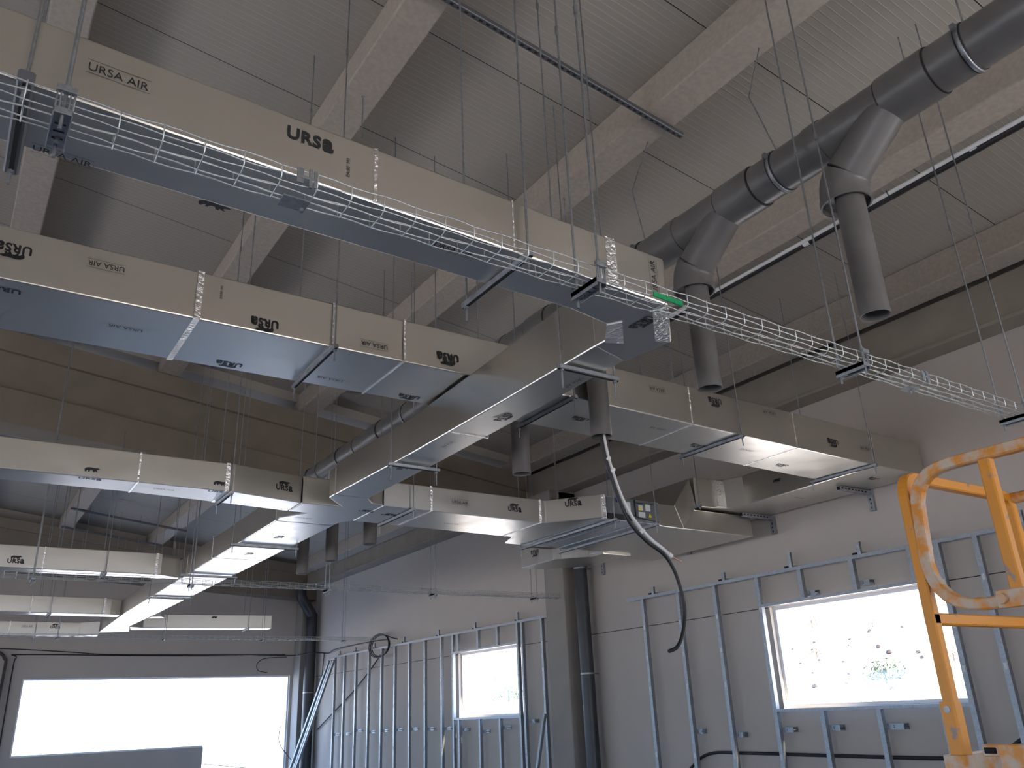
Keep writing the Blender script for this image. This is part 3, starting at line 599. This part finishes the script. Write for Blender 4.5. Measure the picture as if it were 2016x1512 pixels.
# insulated pipe bundle along the second joist
e = empty('insulated_pipe_bundle', (5.3, 4, 5.03), 'black and white insulated pipes tied along a concrete roof joist', 'pipes')
pb = []; pw = []
for i in range(24):
    y = -1 + i * .3; wv = .02 * math.sin(y * 2.1); pb.append((5.352 + wv * .3, y, 5.050 + wv * .3)); pw.append((5.314 + wv * .2, y, 5.056))
b = MB(); b.tube(pb, .024, 12); b.build('black_insulation', M['black_ins'], e)
b = MB(); b.tube([(x, y, z + .005) for x, y, z in pw], .016, 12); b.build('white_insulation', M['white_ins'], e)
for y in (1.25, 2.05, 3.45, 4.9):
    b = MB(); b.tube([(5.345, y, 5.055), (5.345, y + .05, 5.055)], .0265, 12); b.build('white_tape', M['white_ins'], e)
for y in (1.6, 2.7, 3.1):
    b = MB(); b.tube([(5.27, y, 5.07), (5.29, y, 5.035), (5.34, y, 5.02), (5.375, y, 5.04), (5.38, y, 5.08)], .004, 6); b.build('cable_tie', M['rubber'], e)

# hanging refrigerant line out of the third drop pipe
e = empty('hanging_refrigerant_line', (3.085, 3.6, 3.2), 'white and black insulated line curling down from the open drop pipe', 'pipes')
def smooth(pts, k=6):
    pts = [V(p) for p in pts]; out = []
    for i in range(len(pts) - 1):
        p0 = pts[max(i - 1, 0)]; p1 = pts[i]; p2 = pts[i + 1]; p3 = pts[min(i + 2, len(pts) - 1)]
        for j in range(k):
            t = j / k; out.append(.5 * ((2 * p1) + (-p0 + p2) * t + (2 * p0 - 5 * p1 + 4 * p2 - p3) * t * t + (-p0 + 3 * p1 - 3 * p2 + p3) * t ** 3))
    out.append(pts[-1]); return out
LINE_B = [(3.196, 3.735, 3.312), (3.216, 3.735, 3.073), (3.258, 3.735, 2.918), (3.304, 3.735, 2.783), (3.372, 3.735, 2.643), (3.496, 3.735, 2.534), (3.631, 3.735, 2.461), (3.704, 3.735, 2.368), (3.745, 3.735, 2.243), (3.756, 3.735, 2.119), (3.719, 3.735, 1.994), (3.662, 3.735, 1.916), (3.590, 3.735, 1.890)]
LINE_W = [(3.216, 3.735, 3.312), (3.242, 3.735, 3.073), (3.284, 3.735, 2.918), (3.330, 3.735, 2.793), (3.403, 3.735, 2.669), (3.517, 3.735, 2.560), (3.642, 3.735, 2.487), (3.673, 3.735, 2.461)]
b = MB(); b.tube(smooth(LINE_B), .011, 12); b.build('black_insulated_pipe', M['black_ins'], e)
b = MB(); b.tube(smooth(LINE_W), .011, 12); b.tube([(3.668, 3.735, 2.466), (3.694, 3.735, 2.451)], .017, 10); b.build('white_insulated_pipe', M['white_ins'], e)
b = MB(); b.tube([(3.683, 3.735, 2.456), (3.771, 3.735, 2.425)], .004, 8); b.tube([(3.766, 3.735, 2.427), (3.773, 3.735, 2.424)], .007, 8); b.build('copper_end', M['copper'], e)
for p in ((3.268, 2.95), (3.465, 2.586), (3.24, 3.02)):
    b = MB(); b.tube([(p[0] - .014, 3.735, p[1] - .006), (p[0] + .022, 3.735, p[1] + .010)], .0125, 10); b.build('white_tie', M['white_ins'], e)

# ------------------------------------------------------------------ stud frames on the right wall
def c_stud(b, x, y, z0, z1, w=.046, d=.048, t=.003):   # C section, open toward +Y, face toward the room
    b.box(x - d / 2, x + d / 2, y - w / 2, y - w / 2 + t, z0, z1); b.box(x - d / 2, x - d / 2 + t, y - w / 2 + t, y + w / 2, z0, z1); b.box(x + d / 2 - t, x + d / 2, y - w / 2 + t, y + w / 2, z0, z1)
def frame(name, lab, studs, y0, y1, ztr, win, tabs, brks, zwin):
    XS = 7.10; e = empty(name, (XS, (y0 + y1) / 2, 0), lab, 'stud frame')
    b = MB(); b.box(XS - .026, XS + .026, y0, y1, ztr - .003, ztr); b.box(XS - .026, XS - .023, y0, y1, ztr - .035, ztr - .003); b.box(XS + .023, XS + .026, y0, y1, ztr - .035, ztr - .003); b.build('top_track', M['zinc'], e)
    b = MB(); b.box(XS - .026, XS + .026, y0, y1, 0, .004); b.box(XS - .026, XS - .023, y0, y1, .004, .035); b.build('floor_track', M['zinc'], e)
    for y in studs:
        inside = win[0] + .06 < y < win[1] - .06
        if inside:
            b = MB(); c_stud(b, XS, y, zwin[1] + .03, ztr - .004); b.build('stud', M['zinc'], e)
            b = MB(); c_stud(b, XS, y, .004, zwin[0] - .03); b.build('stud', M['zinc'], e)
        else:
            b = MB(); c_stud(b, XS, y, .004, ztr - .004)
            for z in (.7, 1.05, 1.75, 2.1, 2.45): b.box(XS - .0255, XS - .0238, y - .012, y + .012, z, z + .05, 1)
            b.build('stud', [M['zinc'], M['paper']], e)
    for z, nm in ((zwin[0], 'sill_track'), (zwin[1], 'header_track')):
        b = MB(); b.box(XS - .026, XS + .026, win[0] - .02, win[1] + .02, z - .028 if z < 2 else z, z if z < 2 else z + .028); b.build(nm, M['zinc'], e)
    for y, ht in tabs:
        b = MB(); b.box(XS - .02, XS - .016, y - .022, y + .022, ztr - .02, ztr + ht); b.box(XS - .02, XS + .005, y - .022, y - .018, ztr - .02, ztr + ht); b.box(XS + .005, XW, y - .022, y + .022, ztr + .0, ztr + .02)
        b.box(XS - .02, XS + .0, y + .03, y + .075, ztr, ztr + .02, 1); b.build('wall_tab', [M['zinc_dull'], M['hole']], e)
    for y, z, l in brks:
        b = MB(); b.box(XS + .02, XW, y - l, y - .02, z - .003, z + .003); b.box(XW - .006, XW, y - l, y - .02, z - .025, z + .025); b.box(XS + .025, XS + .028, y - l, y - .02, z - .025, z + .025); b.box(XS + .022, XS + .025, y - l * .55, y - l * .5, z - .01, z + .01, 1)
        b.build('wall_bracket', [M['zinc'], M['hole']], e)
    return e
frame('stud_frame', 'galvanised stud frame around the near window on the right wall', [7.74, 7.13, 6.56, 5.95, 5.40, 4.80, 4.20, 3.94, 3.60, 3.0, 2.4, 1.8], 1.5, 8.03, 2.842, (3.94, 5.95),
      [(7.54, .085), (6.40, .085), (5.49, .15), (4.69, .115), (4.04, .08), (3.2, .1)], [(7.16, 1.31, .13), (6.58, 1.275, .13), (5.95, 1.32, .15), (5.40, 1.335, .14), (4.81, 1.34, .20), (5.41, 2.57, .13), (4.81, 2.585, .14), (4.16, 2.575, .1)], (1.515, 2.50))
frame('stud_frame', 'galvanised stud frame between the far corner and the wall column', [17.46, 16.94, 16.35, 15.73, 15.15, 14.58, 13.99, 13.40, 12.81, 12.42, 12.25, 11.62, 11.05, 10.50, 10.38, 9.88], 9.72, 17.75, 2.842, (10.5, 12.42),
      [(17.2, .08), (16.4, .09), (15.47, .1), (14.2, .1), (12.9, .1), (11.7, .1), (10.48, .12)], [(y, z, .16) for y, z in ((17.46, 1.30), (16.9, 1.31), (16.35, 1.37), (15.75, 1.34), (15.2, 1.36), (14.6, 1.37), (14.0, 1.38), (13.42, 1.38), (12.82, 1.38), (12.25, 1.36), (11.66, 1.33), (11.07, 1.38), (10.37, 1.46))], (1.535, 2.515))
# leaning studs
for i, (dy, dx) in enumerate(((0, 0), (.10, -.06), (-.10, .0))):
    b = MB(); b.sq([(6.62 + dx, 19.0 - .18 * 0 + dy - .1, 0.02), (6.98 + dx * .4, 17.35 + dy, 2.74)], .05, .048); 
    tag(b.build('metal_stud', M['zinc']), ['galvanised stud leaning into the far corner, middle of the bundle', 'galvanised stud leaning into the far corner, left of the bundle', 'galvanised stud leaning into the far corner, right of the bundle'][i], 'metal stud', 'leaning metal studs')
b = MB(); b.sq([(6.6, 9.75, .02), (6.88, 9.62, 1.55)], .045, .045); tag(b.build('metal_stud', M['zinc']), 'galvanised stud leaning against the far side of the wall column', 'metal stud')

# downpipes
def ringz(b, x, y, z, r, h, mi=0): b.tube([(x, y, z), (x, y, z + h)], r, 28, mi)
e = empty('downpipe', (7.08, 8.83, 0), 'dark grey downpipe beside the pale wall column', 'pipe')
b = MB(); b.tube([(7.02, 8.83, 0), (7.02, 8.83, 3.40)], .088, 32); b.build('pipe', M['pvc_dark'], e)
b = MB(); ringz(b, 7.02, 8.83, 3.36, .096, .06); b.build('rim', M['pvc_dark'], e)
for z in (2.0, 3.335, .6):
    b = MB(); ringz(b, 7.02, 8.83, z, .092, .02); b.box(6.93, 7.2, 8.82, 8.84, z, z + .018); b.build('clamp', M['zinc'], e)
e = empty('downpipe', (7.05, 18.7, 0), 'dark downpipe with an offset bend in the far corner', 'pipe')
b = MB(); b.tube(smooth([(6.74, 18.75, 4.42), (6.76, 18.75, 4.2), (6.93, 18.75, 3.95), (7.02, 18.75, 3.78), (7.02, 18.75, 3.5), (7.02, 18.75, 0)], 5), .12, 24); b.build('pipe', M['pvc_dark'], e)
for z in (3.27, 2.15):
    b = MB(); ringz(b, 7.02, 18.75, z, .126, .02); b.box(7.0, 7.2, 18.74, 18.76, z, z + .018); b.build('clamp', M['zinc'], e)

# wall brackets under the wall duct
for (y, lab) in ((4.52, 'slotted wall bracket under the duct, nearest the orange lift'), (5.70, 'slotted wall bracket under the duct, middle one'), (6.96, 'slotted wall bracket under the duct beside the fan coil unit'), (8.55, 'slotted wall bracket above the dark downpipe')):
    e = empty('wall_bracket', (7.2, y, 3.40), lab, 'bracket', 'slotted wall brackets')
    zt = 3.418
    b = MB(); b.box(6.70, 7.19, y - .02, y + .02, zt - .040, zt - .001)
    for i in range(8): b.box(6.72 + i * .05, 6.745 + i * .05, y - .0215, y - .019, zt - .026, zt - .014, 1)
    b.box(6.695, 6.70, y - .016, y + .016, zt - .036, zt - .006, 1); b.build('arm', [M['zinc_dull'], M['hole']], e, bevel=.002)
    b = MB(); b.box(7.165, 7.2, y - .028, y + .028, zt - .19, zt + .10 if y < 4.6 else zt)
    for i in range(3): b.box(7.1635, 7.166, y - .006, y + .006, zt - .17 + i * .04, zt - .15 + i * .04, 1)
    b.build('wall_plate', [M['zinc_dull'], M['hole']], e, bevel=.002)

# ------------------------------------------------------------------ cables on the walls
def cable(name, pts, r, lab, mt='rubber'):
    b = MB(); b.tube(smooth(pts), r, 8); return tag(b.build(name, M[mt]), lab, 'cable')
cable('wall_cable', [(1.3, YF - .02, 0.4), (1.29, YF - .02, 2.6), (1.32, YF - .02, 2.95), (1.45, YF - .02, 3.01), (3.9, YF - .02, 2.985), (6.6, YF - .02, 2.985), (6.85, 18.96, 2.98), (6.95, 18.5, 2.98), (7.17, 18.35, 2.97), (7.17, 18.0, 2.94), (7.05, 17.4, 2.97), (7.08, 16.5, 2.985), (7.08, 15.55, 2.975), (7.08, 14.9, 2.96)], .011, 'long black cable above the big window and along the top of the far stud frame')
cable('wall_cable', [(-1, YF - .02, 3.15), (1.0, YF - .02, 3.12), (2.2, YF - .02, 3.06), (3.2, YF - .02, 3.01), (6.66, YF - .02, 3.01)], .009, 'thin second black cable on the far wall above the long one')
cable('wall_cable', [(6.7, 19.37, 2.955), (6.25, 19.3, 2.93), (6.08, 19.3, 2.88), (6.0, 19.3, 2.78), (6.05, 19.3, 2.66), (6.25, 19.3, 2.62)], .008, 'loose hooked cable end above the right corner of the big window')
cable('corner_cable', [(7.17, 18.33, 2.97), (7.17, 18.3, 2.9), (7.17, 18.36, 2.55), (7.17, 18.4, 2.2)], .010, 'black cable dropping down in the far corner')
cable('diagonal_cable', [(7.16, 15.2, 2.80), (7.16, 15.9, 2.42), (7.165, 16.8, 2.03), (7.165, 17.7, 1.70), (7.165, 18.5, 1.40)], .012, 'black cable running diagonally behind the far studs')
b = MB()
for k_ in range(3):
    pts = [(7.04 - .012 * k_, 15.1 + (.40 + .02 * k_) * math.cos(a) + .02 * k_, 2.86 + (.19 + .012 * k_) * math.sin(a)) for a in [i * math.pi / 12 for i in range(25)]]
    b.tube(pts, .010, 6)
b.tube([(7.04, 14.9, 3.03), (7.04, 14.6, 2.96), (7.15, 14.6, 2.94)], .010, 6)
tag(b.build('cable_coil', M['rubber']), 'coil of black cable hanging on top of the far stud frame', 'cable')
cable('floor_cable', [(7.165, 7.5, .75), (7.165, 7.28, .95), (7.165, 7.0, 1.085), (7.165, 6.5, 1.10), (7.165, 5.4, 1.092), (7.165, 4.3, 1.09), (7.165, 3.9, 1.12), (7.165, 3.55, 1.30), (7.165, 3.2, 1.5)], .016, 'thick black cable behind the studs below the near window')
cable('column_cable', [(6.66, 19.36, 1.5), (6.60, 19.3, 1.40), (6.62, 19.3, 1.15), (6.78, 19.2, .9), (6.86, 18.97, .75)], .009, 'thin cable loop beside the far column')
b = MB(); b.sq(smooth([(-.6, YF - .07, 3.07), (.7, YF - .07, 3.07), (.98, YF - .07, 3.05), (1.12, YF - .07, 2.93), (1.15, YF - .07, 2.6), (1.10, YF - .07, .05)], 5), .10, .05)
tag(b.build('door_surround', M['frame_dark']), 'dark brown rounded frame at the left edge beside the big window', 'frame')

# ------------------------------------------------------------------ orange lift basket
L = empty('lift_platform', (3.4, .8, 0), 'orange paint-splattered scissor lift basket with rounded guardrails', 'lift')
def rnd(p, q, r_, s, k=6):   # rounded corner points at q between p and s
    p, q, s = V(p), V(q), V(s); a = q + (p - q).normalized() * r_; c = q + (s - q).normalized() * r_
    return [a * (1 - t) ** 2 + q * 2 * t * (1 - t) + c * t * t for t in [i / k for i in range(k + 1)]]
X0, X1, Y1, Y0, ZT, ZP = 3.0, 3.80, 1.735, -.10, 2.385, 1.40
tw = .042
# side gate loop along Y (nearer to the camera plane x = X0)
b = MB(); b.sq([(X0, Y0, ZT)] + rnd((X0, Y0, ZT), (X0, Y1 - .03, ZT), .16, (X0, Y1 - .03, 1.9)) + rnd((X0, Y1, 2.3), (X0, Y1 - .03, 1.88), .17, (X0, 0, 1.88)) + [(X0, Y0, 1.88)], tw); b.build('side_rail_loop', M['orange'], L)
b = MB(); b.sq([(X0, 1.42, ZT - .02), (X0, 1.42, 1.86)], tw); b.build('side_upright', M['orange_clean'], L)
b = MB(); b.sq([(X0, 0.5, ZT - .02), (X0, 0.5, ZP)], tw); b.build('side_upright', M['orange_clean'], L)
b = MB(); b.sq([(X0 - .03, 1.48, 1.885), (X0 - .03, 1.10, 1.885)], .02, .06); b.tube([(X0 - .055, 1.46, 1.885), (X0 - .02, 1.46, 1.885)], .018, 10); b.build('gate_latch', M['orange'], L)
# end loop along X
b = MB(); b.sq([(X0 + .005, Y1 + .012, ZP)] + rnd((X0, Y1 + .012, ZP), (X0 + .005, Y1 + .012, ZT), .08, (X1, Y1 + .012, ZT)) + rnd((X0, Y1 + .012, ZT), (X1, Y1 + .012, ZT), .06, (X1, Y1 + .012, ZP)) + [(X1, Y1 + .012, ZP)], tw); b.build('end_rail_loop', M['orange_clean'], L)
b = MB(); b.sq([(X0 - .012, Y1 + .012, 1.85), (X1, Y1 + .012, 1.85)], tw); b.build('end_mid_rail', M['orange_clean'], L)
b = MB(); b.sq([(X1, Y1, ZT - .01), (X1, Y0, ZT - .01)], tw); b.build('side_rail_loop', M['orange'], L)
b = MB(); b.sq([(X1, Y1, 1.86), (X1, Y0, 1.86)], tw); b.build('side_mid_rail', M['orange_clean'], L)
b = MB(); b.sq([(X0, Y1 + .012, 1.57), (X0, Y1 + .012, 1.38)], .056); b.tube([(X0 - .03, Y1 + .012, 1.545), (X0 - .026, Y1 + .012, 1.545)], .012, 10, 1); b.build('post_socket', [M['orange_clean'], M['zinc']], L)
b = MB(); b.box(X0 - .035, X0 + .0, Y0, 1.60, 1.30, 1.435); b.box(X0 - .035, X1 + .03, Y1 - .02, Y1 + .06, 1.24, 1.40); b.box(X1, X1 + .03, Y0, Y1, 1.28, 1.42); b.box(X0 - .02, X0 + .02, 1.60, 1.66, 1.395, 1.433); b.box(X0 - .021, X0 + .0, 1.61, 1.655, 1.403, 1.426, 1)
b.build('deck_frame', [M['orange'], M['hole']], L, bevel=.004)
b = MB(); b.box(X0, X1, Y0, Y1 - .02, 1.24, 1.29); b.build('deck', M['zinc_dull'], L)
b = MB()
for s_ in (X0 + .08, X1 - .08):
    b.sq([(s_, Y0 + .1, .42), (s_, Y1 - .1, .82)], .04, .08); b.sq([(s_, Y1 - .1, .42), (s_, Y0 + .1, .82)], .04, .08); b.sq([(s_, Y0 + .1, .82), (s_, Y1 - .1, 1.22)], .04, .08); b.sq([(s_, Y1 - .1, .82), (s_, Y0 + .1, 1.22)], .04, .08)
b.build('scissor_arms', M['orange_clean'], L)
b = MB(); b.box(X0, X1, Y0, Y1, .12, .42); b.build('base', M['orange_clean'], L, bevel=.02)
for x in (X0 + .05, X1 - .05):
    for y in (Y0 + .2, Y1 - .2):
        b = MB(); b.tube([(x - .05, y, .16), (x + .05, y, .16)], .16, 20); b.build('wheel', M['rubber'], L)

# ------------------------------------------------------------------ outdoors
b = MB(); b.box(-60, 100, -60, 100, -.9, -.55); tag(b.build('yard_ground', M['yard']), 'pale sunlit ground outside the windows', 'ground', kind='stuff')
b = MB(); N = 30; vs = []; fs = []
def hz(u_, v_): return -.5 + 1.65 * min(1, max(0, (u_ - 14.5) / 3.5)) + max(0, (u_ - 18)) * .30 + .12 * math.sin(v_ * .41 + u_ * .33) * min(1, max(0, u_ - 17) / 6)
for i in range(N):
    for j in range(N): u_ = 14 + i * 1.6; v_ = -20 + j * 3.2; vs.append((u_, v_, hz(u_, v_)))
for i in range(N - 1):
    for j in range(N - 1): fs.append((i * N + j, (i + 1) * N + j, (i + 1) * N + j + 1, i * N + j + 1))
b.add(vs, fs, 0, True); tag(b.build('hillside', M['sand']), 'bright dry hillside rising outside the right windows', 'hill', kind='stuff')
def bush(x, y, r_, mt, lab, n=260, cat='bush'):
    b = MB(); z = hz(x, y) + .02
    for i in range(n):
        a = R.uniform(0, 6.283); e_ = math.acos(R.uniform(0, 1)); rr = r_ * R.uniform(.35, 1); p = V((x + rr * math.sin(e_) * math.cos(a), y + rr * math.sin(e_) * math.sin(a), z + rr * math.cos(e_) * .85 + .1))
        d1 = V((R.uniform(-1, 1), R.uniform(-1, 1), R.uniform(-1, 1))).normalized() * r_ * .09; d2 = V((R.uniform(-1, 1), R.uniform(-1, 1), R.uniform(-1, 1))).normalized() * r_ * .05
        b.add([p - d1, p - d2, p + d1, p + d2], [(0, 1, 2, 3)])
    b.tube([(x, y, z), (x, y, z + r_ * .6)], r_ * .05, 6)
    return tag(b.build('bush', M[mt]), lab, cat, 'bushes on the hillside')
bush(20.4, 13.44, .62, 'leaf', 'green leafy bush behind the wire fence in the near window')
bush(23.0, 17.38, .35, 'leaf_dry', 'dry orange bush at the left of the near window', 90)
bush(22.0, 12.45, .32, 'leaf_dry', 'dry reddish bush just behind the orange post', 90)
bush(27.0, 17.9, .3, 'leaf', 'small yellow-green bush high on the slope of the near window', 60)
bush(28.2, 21.3, .45, 'leaf_dry', 'dry bush high on the slope at the left of the near window', 70)
bush(20.5, 31.2, .8, 'leaf', 'green bush in the lower part of the far window', 120); bush(24.5, 38.5, .6, 'leaf_dry', 'dry bush in the upper part of the far window', 80)
for i in range(26):
    b = MB(); x = R.uniform(20, 28); y = x * R.uniform(.58, .82); z = hz(x, y) + .01; r_ = R.uniform(.04, .10)
    pts = [V((x + r_ * R.uniform(.7, 1.2) * math.cos(a), y + r_ * R.uniform(.7, 1.2) * math.sin(a), z - .01)) for a in [k_ * math.pi / 3 for k_ in range(6)]]
    top = [p + V((0, 0, r_ * R.uniform(.6, 1))) - (p - V((x, y, z))) * .35 for p in pts]
    b.add(pts + top, [(0, 1, 7, 6), (1, 2, 8, 7), (2, 3, 9, 8), (3, 4, 10, 9), (4, 5, 11, 10), (5, 0, 6, 11), (6, 7, 8, 9, 10, 11)])
    tag(b.build('stone', M['stone']), 'dark stone lying on the bright hillside', 'stone', 'stones on the hillside')
# chain-link fence
x = 18.4; zb_ = 1.30; H = .78; st = .085; ya, yb = 10.5, 15.0
e = empty('chain_link_fence', (x, 12.5, zb_), 'chain-link fence with posts in front of the green bush', 'fence')
b = MB(); n = int((yb - ya) / st)
for i in range(n):
    y = ya + i * st; h1 = min(H, yb - y); h2 = min(H, y - ya)
    b.sq([(x, y, zb_), (x, y + h1, zb_ + h1)], .008)
    if h2 > .02: b.sq([(x + .01, y, zb_), (x + .01, y - h2, zb_ + h2)], .008)
b.build('mesh', M['slot'], e)
for y in (10.5, 12.75, 15.0):
    b = MB(); b.tube([(x, y, zb_), (x, y, 2.12)], .025, 8); b.build('post', M['zinc'], e)
